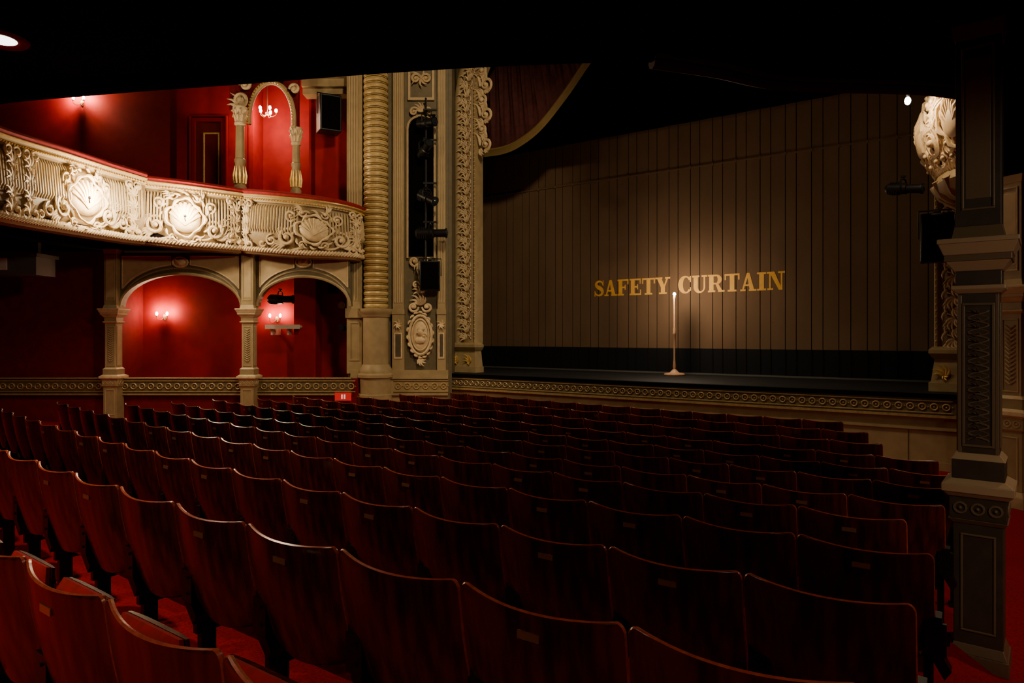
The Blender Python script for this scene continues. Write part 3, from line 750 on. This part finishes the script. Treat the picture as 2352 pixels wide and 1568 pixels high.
def letter(ch):
    if ch=='S':
        p=crom([(.64,.70),(.57,.87),(.38,.94),(.19,.87),(.15,.71),(.28,.58),(.48,.47),(.60,.31),(.54,.13),(.35,.06),(.15,.12),(.06,.30)],3)
        w=crom([(x,) for x in(.07,.1,.12,.16,.2,.24,.25,.21,.16,.11,.1,.07)],3)
        return stroke(p,[a[0] for a in w])+[rc(.62,.68,.66,1),rc(.03,.09,0,.34)],.74
    if ch=='A':
        return [[(.08,0),(.17,0),(.50,1),(.36,1)],[(.54,0),(.80,0),(.52,1),(.36,1)],rc(.22,.62,.27,.37),rc(0,.30,0,sh),rc(.48,.90,0,sh)],.93
    if ch in'FE':
        o=[rc(.08,.34,0,1),rc(0,.76,1-sh,1),rc(.68,.76,.68,1),rc(.34,.56,.45,.55),rc(.50,.57,.34,.66),rc(0,.44,0,sh)]
        if ch=='E': o+=[rc(.3,.78,0,sh),rc(.70,.78,0,.33)]
        return o,.84
    if ch=='T': return [rc(.30,.56,0,1),rc(0,.86,1-sh,1),rc(0,.08,.66,1),rc(.78,.86,.66,1),rc(.18,.68,0,sh)],.90
    if ch=='Y': return [rc(.34,.60,0,.48),[(.06,1),(.34,.40),(.60,.40),(.36,1)],[(.50,.42),(.60,.42),(.84,1),(.72,1)],rc(-.02,.44,1-sh,1),rc(.60,.94,1-sh,1),rc(.22,.72,0,sh)],.94
    if ch=='C': return arcq(.44,.5,.44,.52,.20,.50,.42,38,322)+[rc(.72,.80,.64,1.0),rc(.74,.80,.14,.34)],.88
    if ch=='U':
        return [rc(.08,.34,.32,1),rc(.68,.78,.32,1),rc(-.02,.44,1-sh,1),rc(.56,.90,1-sh,1)]+arcq(.43,.33,.35,.35,.17,.51,.24,180,360),.94
    if ch=='R':
        return [rc(.08,.34,0,1),rc(0,.5,1-sh,1),rc(.3,.5,.44,.53),rc(0,.44,0,sh)]+arcq(.5,.72,.32,.28,.08,.5,.19,-90,90)+[[(.44,.50),(.60,.50),(.90,0),(.64,0)],rc(.60,.98,0,sh)],.98
    if ch=='I': return [rc(.12,.38,0,1),rc(0,.5,1-sh,1),rc(0,.5,0,sh)],.56
    if ch=='N': return [rc(.10,.19,0,1),rc(.72,.81,0,1),[(.10,1),(.38,1),(.81,0),(.62,0)],rc(-.02,.30,1-sh,1),rc(.58,.94,1-sh,1),rc(0,.32,0,sh)],.98
H=.41; polys=[];adv=0;wi=0
for ch in 'SAFETY CURTAIN':
    if ch==' ': adv+=.5; wi=1; continue
    o,w=letter(ch); polys.append((adv,o,wi)); adv+=w
x0=-8.49+6.0; sc=4.76/adv; q=0
bs=[MB(),MB()]
for a,o,wi in polys:
    for pl in o:
        area=sum(pl[i][0]*pl[(i+1)%len(pl)][1]-pl[(i+1)%len(pl)][0]*pl[i][1] for i in range(len(pl)))
        if area<0: pl=pl[::-1]
        yy=-.024-.0003*(q%7); q+=1
        bs[wi].add([(x0+(a+px)*sc,yy,3.10-ST+pz*H) for px,pz in pl],[tuple(range(len(pl)))])
mk('lettering',bs[0],[m_yel],parent=e,smooth=False,label='yellow slab-serif word SAFETY')
mk('lettering',bs[1],[m_yel],parent=e,smooth=False,label='yellow slab-serif word CURTAIN')

b=MB()
n=80
for i in range(n+1):
    x=-13+15*i/n; y=14.9+.012*math.sin(i*1.3); b.v+= [(x,y,6.9),(x,y,11.9)]
for i in range(n): b.f.append((2*i,2*i+2,2*i+3,2*i+1)); b.m.append(0)
mk('border_cloth',b,[m_blkm],label='black border cloth hanging above the stage',cat='curtain')
b=MB(); b.box(-15,-14.9,13.7,19,0,12); b.box(3.9,4,13.7,19,0,12); b.box(-15,4,18.9,19,0,12)
mk('wall_backstage',b,[m_blkm],kind='structure',label='black backstage walls')
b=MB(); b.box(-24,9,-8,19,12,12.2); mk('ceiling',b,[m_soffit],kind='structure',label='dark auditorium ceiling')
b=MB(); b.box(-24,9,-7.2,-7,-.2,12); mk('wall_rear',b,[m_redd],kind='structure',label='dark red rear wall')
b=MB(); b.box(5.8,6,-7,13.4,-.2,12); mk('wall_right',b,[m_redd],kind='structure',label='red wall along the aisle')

e=emp('ghost_light',(-5.91,14.8,ST),0,'pale turned wooden stand with a single bare bulb on stage','lamp')
b=MB(); b.lathe([(0,0),(.22,0),(.235,.02),(.22,.05),(.12,.06),(.09,.08),(.08,.10),(.05,.12),(.04,.14),(0,.14)],0,0,24); 
mk('base',b,[m_pink],parent=e)
b=MB(); b.lathe([(.022,.12),(.036,.2),(.028,.27),(.02,.4),(.022,.7),(.032,.92),(.042,.96),(.03,1.0),(.034,1.05),(.022,1.1),(.022,1.5),(.025,1.74),(.034,1.76),(.027,1.8),(0,1.8)],0,0,16); mk('pole',b,[m_pink],parent=e)
b=MB(); b.sph((0,0,1.85),.034,0,12,8); b.cyl((0,0,1.79),(0,0,1.825),.015,10); mk('bulb',b,[m_bulbw],parent=e)
light('ghost_lamp_light','POINT',(0,-.22,1.98),92,(1,.76,.50),.06,parent=e)

# ------------------------------------------------------------------ right side
pillar(xy=(.25,10.45),W=.26,rot=-TH,label='tan square pillar under the opposite box',mats=pt_,group='box pillars')
pillar(xy=(2.6,9.0),W=.26,rot=-TH,label='tan square pillar under the opposite box',mats=pt_,group='box pillars')
b=MB(); p0=Vector((5.8,6.3,0));p1=Vector((.15,10.9,0)); d=(p1-p0); L=d.length; 
b.box(0,L,-.07,.07,0,1.0,0); b.box(0,L,-.12,.12,.78,1.1,1); rings(b,lambda u,w,o:Vector((u,.12+o,w)),L,.8,1.06,2,2,.2)
mk('trim_4',b,[m_redd,m_olive,m_bronze],kind='structure',loc=(5.8,6.3,0),rot=math.atan2(d.y,d.x),label='low wall with gilded ring band')
b=MB(); b.box(.9,5.8,12.2,12.4,0,SOF-.05); b.box(.3,.9,11.2,12.4,0,11.9); b.box(.5,5.8,9.9,10.1,4.3,11.9); mk('wall_box_right',b,[m_redd],kind='structure',label='red back wall of the opposite box')
b=MB(); b.slab([(-.3,13.1),(-.55,12.2),(-.5,11.4),(-.2,10.8),(.1,10.2),(5.8,10.2),(5.8,13.1)],SOF+.15,SOF+.35); mk('ceiling_box_right',b,[m_soffit],kind='structure',label='dark underside of the opposite box')
balcony('balcony',[(.9,9.5,5.75,4.3),(.3,9.85,5.75,4.3),(-.25,10.5,5.8,4.25),(-.62,11.2,5.8,4.25),(-.72,12.0,5.75,4.3),(-.55,12.7,5.7,4.3),(-.4,13.0,5.7,4.3)][::-1],
    'cream scrolled plaster box front beside a bare hanging bulb',[1.5,2.6],frame_rot=False,extra=[(.6,0),(2.1,0)],belly=.28)
b=MB(); b.ell((-.20,11.5,4.18),(.5,0,0),(0,.9,0),(0,0,.28),0,16,8); b.ell((-.12,11.6,3.98),(.3,0,0),(0,.55,0),(0,0,.22),0,16,8)
for k in range(14):
    a=2*PI*k/14; b.tube([(-.20+.50*math.cos(a),11.5+.9*math.sin(a),4.22),(-.18+.42*math.cos(a),11.5+.75*math.sin(a),4.04),(-.12+.2*math.cos(a),11.6+.4*math.sin(a),3.84)],[.05,.05,.015],6,0)
mk('corbel',b,[m_tan],label='rounded gadrooned plaster corbel beneath the box',cat='plaster relief')
e=emp('hanging_bulb',(-.95,10.75,5.30),0,'bare glowing bulb hanging beside the plaster box front','lamp'); b=MB(); b.tube([(0,0,.07),(0,0,.35),(.25,0,.36)],.006,6); b.cyl((0,0,.05),(0,0,.12),.022,10); mk('cord',b,[m_blk],parent=e)
b=MB(); b.ell((0,0,0),(.04,0,0),(0,.04,0),(0,0,.055),0,12,8); mk('bulb',b,[m_bulb],parent=e)
light('bulb_light','POINT',(-.05,-.14,-.02),45,(1,.70,.42),.05,parent=e)

def sconce(r,f,z,lab,power,n=2,sc=1):
    e=emp('wall_sconce',gloc(r,f,z),TH,lab,'lamp','glowing wall sconces')
    b=MB(); b.ell((0,0,0),(.05,0,0),(0,0,.09),(0,.02,0),0,12,6); mk('backplate',b,[m_brass],parent=e)
    for k in range(n):
        x=(k-(n-1)/2)*.26*sc
        b=MB(); b.tube(crom([(0,-.02,0),(x*.5,-.10,-.08),(x,-.14,-.04),(x,-.14,.02)],5),.008,6); b.cyl((x,-.14,.02),(x,-.14,.04),.028,10); mk('arm',b,[m_brass],parent=e)
        b=MB(); b.ell((x,-.14,.085),(.03,0,0),(0,.03,0),(0,0,.05),0,10,7); mk('bulb',b,[m_bulb],parent=e)
        light('sconce_light','POINT',(x*1.1,-.16,.15),power/n,(1,.55,.28),.03,parent=e)
sconce(-8.79,17.28,2.55,'two-arm brass wall sconce glowing inside the lower box',46)
sconce(-5.95,17.28,2.50,'two-arm brass wall sconce beside a shelf in the lower box',36)
sconce(-10.95,17.38,8.0,'two-arm brass wall sconce high on the red wall',110)
e=emp('chandelier',gloc(-6.0,16.75,7.55),TH,'small five-light glass chandelier glowing in the upper arch','lamp')
b=MB(); b.tube([(0,0,0),(0,0,1.2)],.01,6); b.sph((0,0,-.02),.05); mk('stem',b,[m_brass],parent=e)
for k in range(5):
    a=2*PI*k/5+.3; x,y=.2*math.cos(a),.2*math.sin(a)
    b=MB(); b.tube(crom([(0,0,0),(x*.5,y*.5,-.09),(x,y,-.03),(x,y,.02)],4),.008,6); mk('arm',b,[m_brass],parent=e)
    b=MB(); b.ell((x,y,.07),(.035,0,0),(0,.035,0),(0,0,.05)); mk('bulb',b,[m_bulb],parent=e)
light('chandelier_light','POINT',(0,-.05,-.2),70,(1,.5,.26),.1,parent=e)

def boxcol(r,f,R,z1,lab):
    e=emp('box_column',gloc(r,f,4.27),TH,lab,'column','upper box columns'); h=z1-4.27
    b=MB(); b.lathe([(R*1.5,0),(R*1.5,.8),(R*1.2,.85),(R*1.35,1.0),(R*1.1,1.1),(R*1.25,1.2),(R,1.25),(R*.95,1.75),(R*1.1,1.78),(R*1.1,1.84),(R*.9,1.86),(R*.8,h-.42)],0,0,16); mk('shaft',b,[m_tan],parent=e)
    b=MB()
    for k in range(6):
        a=PI+PI*k/5; c=(R*1.05*math.cos(a),R*1.05*math.sin(a))
        b.tube([(c[0],c[1],1.28),(c[0]*1.15,c[1]*1.15,1.45),(c[0]*.95,c[1]*.95,1.68)],[.03,.035,.008],6)
    mk('gilded_leaves',b,[m_gold],parent=e)
    b=MB(); b.lathe([(R*.8,h-.42),(R*1.1,h-.40),(R*1.1,h-.36),(R*.9,h-.34),(R*1.2,h-.1),(R*1.4,h-.06),(R*1.4,h),(0,h)],0,0,16)
    for lv,(rr,L) in enumerate([(.9,.16),(1.0,.14)]):
        for k in range(8):
            a=2*PI*(k+.5*lv)/8; c=Vector((math.cos(a),math.sin(a),0))*R
            z=h-.34+lv*.13
            b.tube([c*rr+Vector((0,0,z)),c*(rr+.15)+Vector((0,0,z+L*.6)),c*(rr+.5)+Vector((0,0,z+L)),c*(rr+.65)+Vector((0,0,z+L*.75))],[.018,.027,.022,.009],5)
    mk('capital',b,[m_cream],parent=e)
boxcol(-6.22,15.62,.115,7.3,'olive and gold column with leafy cream capital')
boxcol(-5.06,16.0,.10,6.95,'slimmer olive and gold column with leafy capital')
e=emp('horseshoe_arch',gloc(0,0),TH,'horseshoe arch with beaded rim and scroll corners above the box','arch')
c,a,zs,zh=-5.58,.52,7.1,.85
b=MB(); N=24; base=[(c+a*math.cos(PI-PI*i/N),zs+zh*math.sin(PI-PI*i/N)) for i in range(N+1)]
base=[(c-a+.0,6.98)]+base+[(c+a,6.9)]
for i in range(len(base)-1):
    (xa,za),(xb,zb_)=base[i],base[i+1]
    if xb-xa<1e-6: continue
    b.add([(xa,15.85,za),(xb,15.85,zb_),(xb,15.85,9.4),(xa,15.85,9.4)],[(0,1,2,3)])
b.box(c-a-.42,c-a,15.75,15.9,7.3,9.4); b.box(c+a,c+a+.1,15.85,15.95,6.95,9.4)
mk('arch_face',b,[m_redd],parent=e)
b=MB(); b.tube([(x,15.82,z) for x,z in base],.06,8); mk('arch_rib',b,[m_buff],parent=e)
b=MB(); pp=Path(base,0); u=0
while u<pp.L: q,_=pp.at(u); b.sph((q[0],15.75,q[1]),.028,0,6,4); u+=.07
mk('beading',b,[m_gold],parent=e)
b=MB(); F=FW(-6.25,15.72,7.3)
scroll(b,F,0,.2,.17,-PI/2,1.6,1,.045); scroll(b,F,.12,.55,.15,PI,1.5,-1,.04); leaf(b,F,-.02,.0,PI/2,.4,5,1.6,.04); scroll(b,F,-.05,.85,.15,0,1.5,1,.04); leaf(b,F,.1,.7,.8,.3,4,1.3,.035)
scroll(b,F,.3,.75,.13,0,1.4,1,.035); leaf(b,F,.62,.82,PI/2,.3,6,2.6,.035); scroll(b,F,.95,.75,.13,PI,1.4,-1,.035); scroll(b,F,1.25,.45,.12,PI,1.4,-1,.035)
mk('corner_scrolls',b,[m_cream],parent=e)
b=MB(); b.box(-5.0,-3.7,16.3,16.66,7.85,8.0); b.box(-5.0,-3.7,16.2,16.66,8.0,8.2); b.box(-5.0,-3.7,16.1,16.66,8.2,8.28)
gm('trim_5',b,[m_tan],kind='structure',label='tan cornice above the box')

# ------------------------------------------------------------------ stage lights & equipment
def stage_light(loc,yaw,pitch,R=.11,L=.38,lab='black theatre spotlight clamped in the lighting niche'):
    e=emp('stage_light',loc,yaw,lab,'spotlight','black stage spotlights')
    Mx=Matrix.Rotation(pitch,4,'X')
    def tr(b): b.v=[tuple(Mx@Vector(v)) for v in b.v]; return b
    b=MB(); b.tube([(0,L*.5,0),(0,L*.42,0),(0,L*.1,0),(0,-L*.1,0),(0,-L*.12,0),(0,-L*.5,0)],[R*.6,R,R,R*.95,R*.75,R*.8],14)
    b.tube([(0,-L*.5,0),(0,-L*.54,0)],[R*.95,R*.95],14)
    for k in range(4): b.box(-R*.9,R*.9,L*(.12+.07*k),L*(.14+.07*k),-R*1.06,R*1.06)
    mk('housing',tr(b),[m_blk],parent=e)
    b=MB(); b.ell((0,-L*.545,0),(R*.75,0,0),(0,0,R*.75),(0,.02,0),0,14,5); mk('lens',tr(b),[m_lens],parent=e)
    b=MB(); b.tube([(-R*1.15,0,0),(-R*1.2,0,R*1.2),(-R*.8,0,R*1.7),(R*.8,0,R*1.7),(R*1.2,0,R*1.2),(R*1.15,0,0)],.014,6); b.cyl((0,0,R*1.7),(0,0,R*2.1),.02,8); b.box(-.035,.035,-.03,.03,R*2.05,R*2.35); mk('yoke',b,[m_blk],parent=e)
for r,f,z,yw,pt in[(-1.98,15.75,7.0,.9,.1),(-2.0,15.7,6.35,.5,-.4),(-1.95,15.65,5.25,1.0,.45),(-1.86,15.6,4.42,1.45,.0)]:
    stage_light(gloc(r,f,z),TH+yw,pt,.12,.5 if z>5 else .7)
b=MB(); b.tube([(-2.0,15.85,3.2),(-2.0,15.85,7.6)],.025,8)
for z in(3.6,4.7,5.6,6.6,7.3): b.box(-2.06,-1.75,15.82,15.88,z,z+.04); b.box(-2.05,-1.95,15.85,16.05,z,z+.05)
gm('lighting_boom',b,[m_blk],label='black vertical lighting pipe fixed in the niche',cat='pipe')
def speaker(loc,rot,w,h,d,lab):
    e=emp('loudspeaker',loc,rot,lab,'speaker')
    b=MB(); b.box(-w/2,w/2,-d/2,d/2,-h/2,h/2); mk('cabinet',b,[m_blk],parent=e,bevel=.02)
    b=MB(); b.box(-w*.44,w*.44,-d/2-.012,-d/2,-h*.46,h*.46); mk('grille',b,[m_blkm],parent=e,bevel=.01)
    b=MB(); b.tube([(-w*.55,0,0),(-w*.55,0,h*.58),(w*.55,0,h*.58),(w*.55,0,0)],.015,6); b.box(-.04,.04,-.03,d/2+.2,h*.55,h*.6); mk('bracket',b,[m_blk],parent=e)
speaker(gloc(-4.33,16.15,7.3),TH+.5,.5,.85,.42,'black loudspeaker bracketed on the red wall')
speaker(gloc(-1.88,15.65,3.45),TH+.1,.46,.68,.2,'black flat lighting unit hung below the niche')
speaker((-.70,12.3,3.58),.1,.44,.74,.3,'black loudspeaker hung under the opposite box')
stage_light((-1.10,11.8,4.30),1.3,.15,.085,.5,'black profile spotlight under the opposite box')
stage_light(gloc(-5.55,16.35,2.95),TH+1.5,0,.11,.6,'black projector lamp above the shelf in the lower box')
b=MB(); b.box(-6.0,-5.15,16.6,17.0,2.28,2.33); b.box(-6.0,-5.15,16.58,16.6,2.25,2.35); b.box(-5.5,-5.46,16.7,17.2,2.1,2.28); b.box(-5.9,-5.86,16.7,17.3,2.1,2.28)
gm('wall_shelf',b,[m_white],label='white wall shelf below the sconce',cat='shelf')
b=MB(); b.box(-4.15,-3.9,16.35,16.55,2.2,2.36); b.cyl((-4.05,16.35,2.28),(-4.05,16.28,2.28),.05,12); b.box(-4.05,-4.0,16.55,17.3,2.26,2.3)
gm('security_camera',b,[m_blk],label='small black camera on the red box wall',cat='camera')
b=MB(); b.box(-4.65,-4.4,17.2,17.3,3.15,3.42); b.box(-4.62,-4.43,17.18,17.2,3.18,3.39)
gm('control_panel',b,[m_blk],label='small black panel on the red box wall',cat='electrical box')
b=MB(); b.cyl((-4.3,17.3,2.85),(-4.3,17.22,2.85),.09,14); b.box(-4.34,-4.26,17.2,17.22,2.81,2.89)
gm('alarm_sounder',b,[m_white],label='white round alarm sounder on the red wall',cat='alarm')
b=MB(); b.box(-4.05,-3.68,15.60,15.64,.60,.78,0); b.box(-3.90,-3.87,15.59,15.60,.64,.74,1); b.box(-3.84,-3.81,15.59,15.60,.64,.74,1)
gm('fire_sign',b,[m_sign,m_signw],label='small glowing red sign with white bars below the box',cat='sign')
b=MB(); b.box(-12.5,-9.9,14.2,14.8,3.35,3.75,0); b.box(-12.5,-9.85,14.15,14.85,3.73,3.80,0); b.box(-10.75,-10.5,14.17,14.2,3.45,3.7,1); b.box(-10.1,-10.0,14.4,14.5,3.8,4.05,0)
gm('ventilation_duct',b,[m_grey,m_white],label='grey metal duct box hung beneath the balcony',cat='duct')
def frontlamp(F,u,w,lab,p):
    q=F(u,w,.17); x,y=G(q.x,q.y)
    n=F(u,w,.44)
    e=emp('balcony_lamp',(x,y,q.z),TH,lab,'lamp','balcony front lamps')
    b=MB(); b.sph((0,0,0),.03,0,8,6); b.tube([(0,0,0),(0,-.01,-.06),(.01,0,-.1)],.012,6); mk('lamp_holder',b,[m_blk],parent=e)
    d=Vector(G(n.x,n.y)+(n.z,))-Vector((x,y,q.z)); R_=Matrix.Rotation(-TH,3,'Z')@d
    light('cartouche_light','POINT',(R_.x,R_.y,R_.z+.05),p,(1,.78,.50),.12,parent=e)
frontlamp(FA,3.3,.48,'small black lamp holder on the glowing balcony cartouche',190)
frontlamp(FB,1.02,.48,'small black lamp holder on the glowing box cartouche',150)
m_dl=M('downlight_glow',(1,1,1),.4,emis=(1,.9,.8),es=6)
def downlight(r,f,power):
    e=emp('downlight',gloc(r,f,SOF),TH,'round recessed downlight with red rim in the dark soffit','lamp','soffit downlights')
    b=MB(); b.lathe([(.10,-.004),(.12,-.012),(.16,-.014),(.17,.0)],0,0,28); mk('rim',b,[m_vel],parent=e)
    b=MB(); b.lathe([(0,-.003),(.10,-.003),(.10,.0)],0,0,28); mk('lamp_disc',b,[m_dl],parent=e)
    light('downlight_spot','SPOT',(0,0,-.05),power,(1,.62,.38),.08,parent=e,spot_size=math.radians(135),spot_blend=.8)
downlight(-3.38,4.5,250)
downlight(-4.2,1.2,340)
downlight(-1.0,-1.6,190)
downlight(5.3,4.6,130)
downlight(2.8,1.0,80)
downlight(-10.2,12.4,130)  # unseen downlight added to lift the dark wall under the balcony
e=emp('wall_sconce',(2.6,1.9,3.1),0,'small brass lamp added out of view to light the near pillar','lamp')  # unseen lamp added to brighten the near pillar
b=MB(); b.tube([(0,0,0),(.4,0,-.05),(3.2,0,-.05)],.015,6); b.lathe([(.02,.02),(.05,.0),(.08,-.08),(.075,-.08)],0,0,14); mk('arm',b,[m_brass],parent=e)
b=MB(); b.sph((0,0,-.05),.03); mk('bulb',b,[m_bulb],parent=e)
o=light('pillar_fill_spot','SPOT',(0,.02,-.12),150,(1,.78,.52),.08,parent=e,spot_size=math.radians(50),spot_blend=.6)
d=Vector((-.07,5.26,1.9))-Vector((2.6,1.92,2.98)); o.rotation_euler=d.to_track_quat('-Z','Y').to_euler()
# unseen fill spots added to light boxes, proscenium side and stage front
o=light('fill_spot','SPOT',(-4,6.5,9.8),1500,(1,.76,.46),.4,spot_size=math.radians(62),spot_blend=.6); aim(o,(-12.3,12.2,4.4))
o=light('fill_spot','SPOT',(-2.6,6.0,5.6),620,(1,.76,.46),.3,spot_size=math.radians(60),spot_blend=.6); aim(o,(-14,9.8,2.4))
o=light('fill_spot','SPOT',(-5.5,7.0,10.5),1100,(1,.76,.48),.5,spot_size=math.radians(66),spot_blend=.7); aim(o,(-5.5,11.2,0))

w=bpy.data.worlds.new('world'); bpy.context.scene.world=w; w.use_nodes=True
w.node_tree.nodes['Background'].inputs[0].default_value=(.9,.5,.4,1); w.node_tree.nodes['Background'].inputs[1].default_value=.004
cam=bpy.data.cameras.new('camera'); co=bpy.data.objects.new('camera',cam); bpy.context.collection.objects.link(co)
cam.sensor_width=36; cam.lens=24; cam.shift_y=-15/2352; cam.clip_start=.05
co.location=(0,0,EYE); co.rotation_euler=(PI/2,0,TH); bpy.context.scene.camera=co
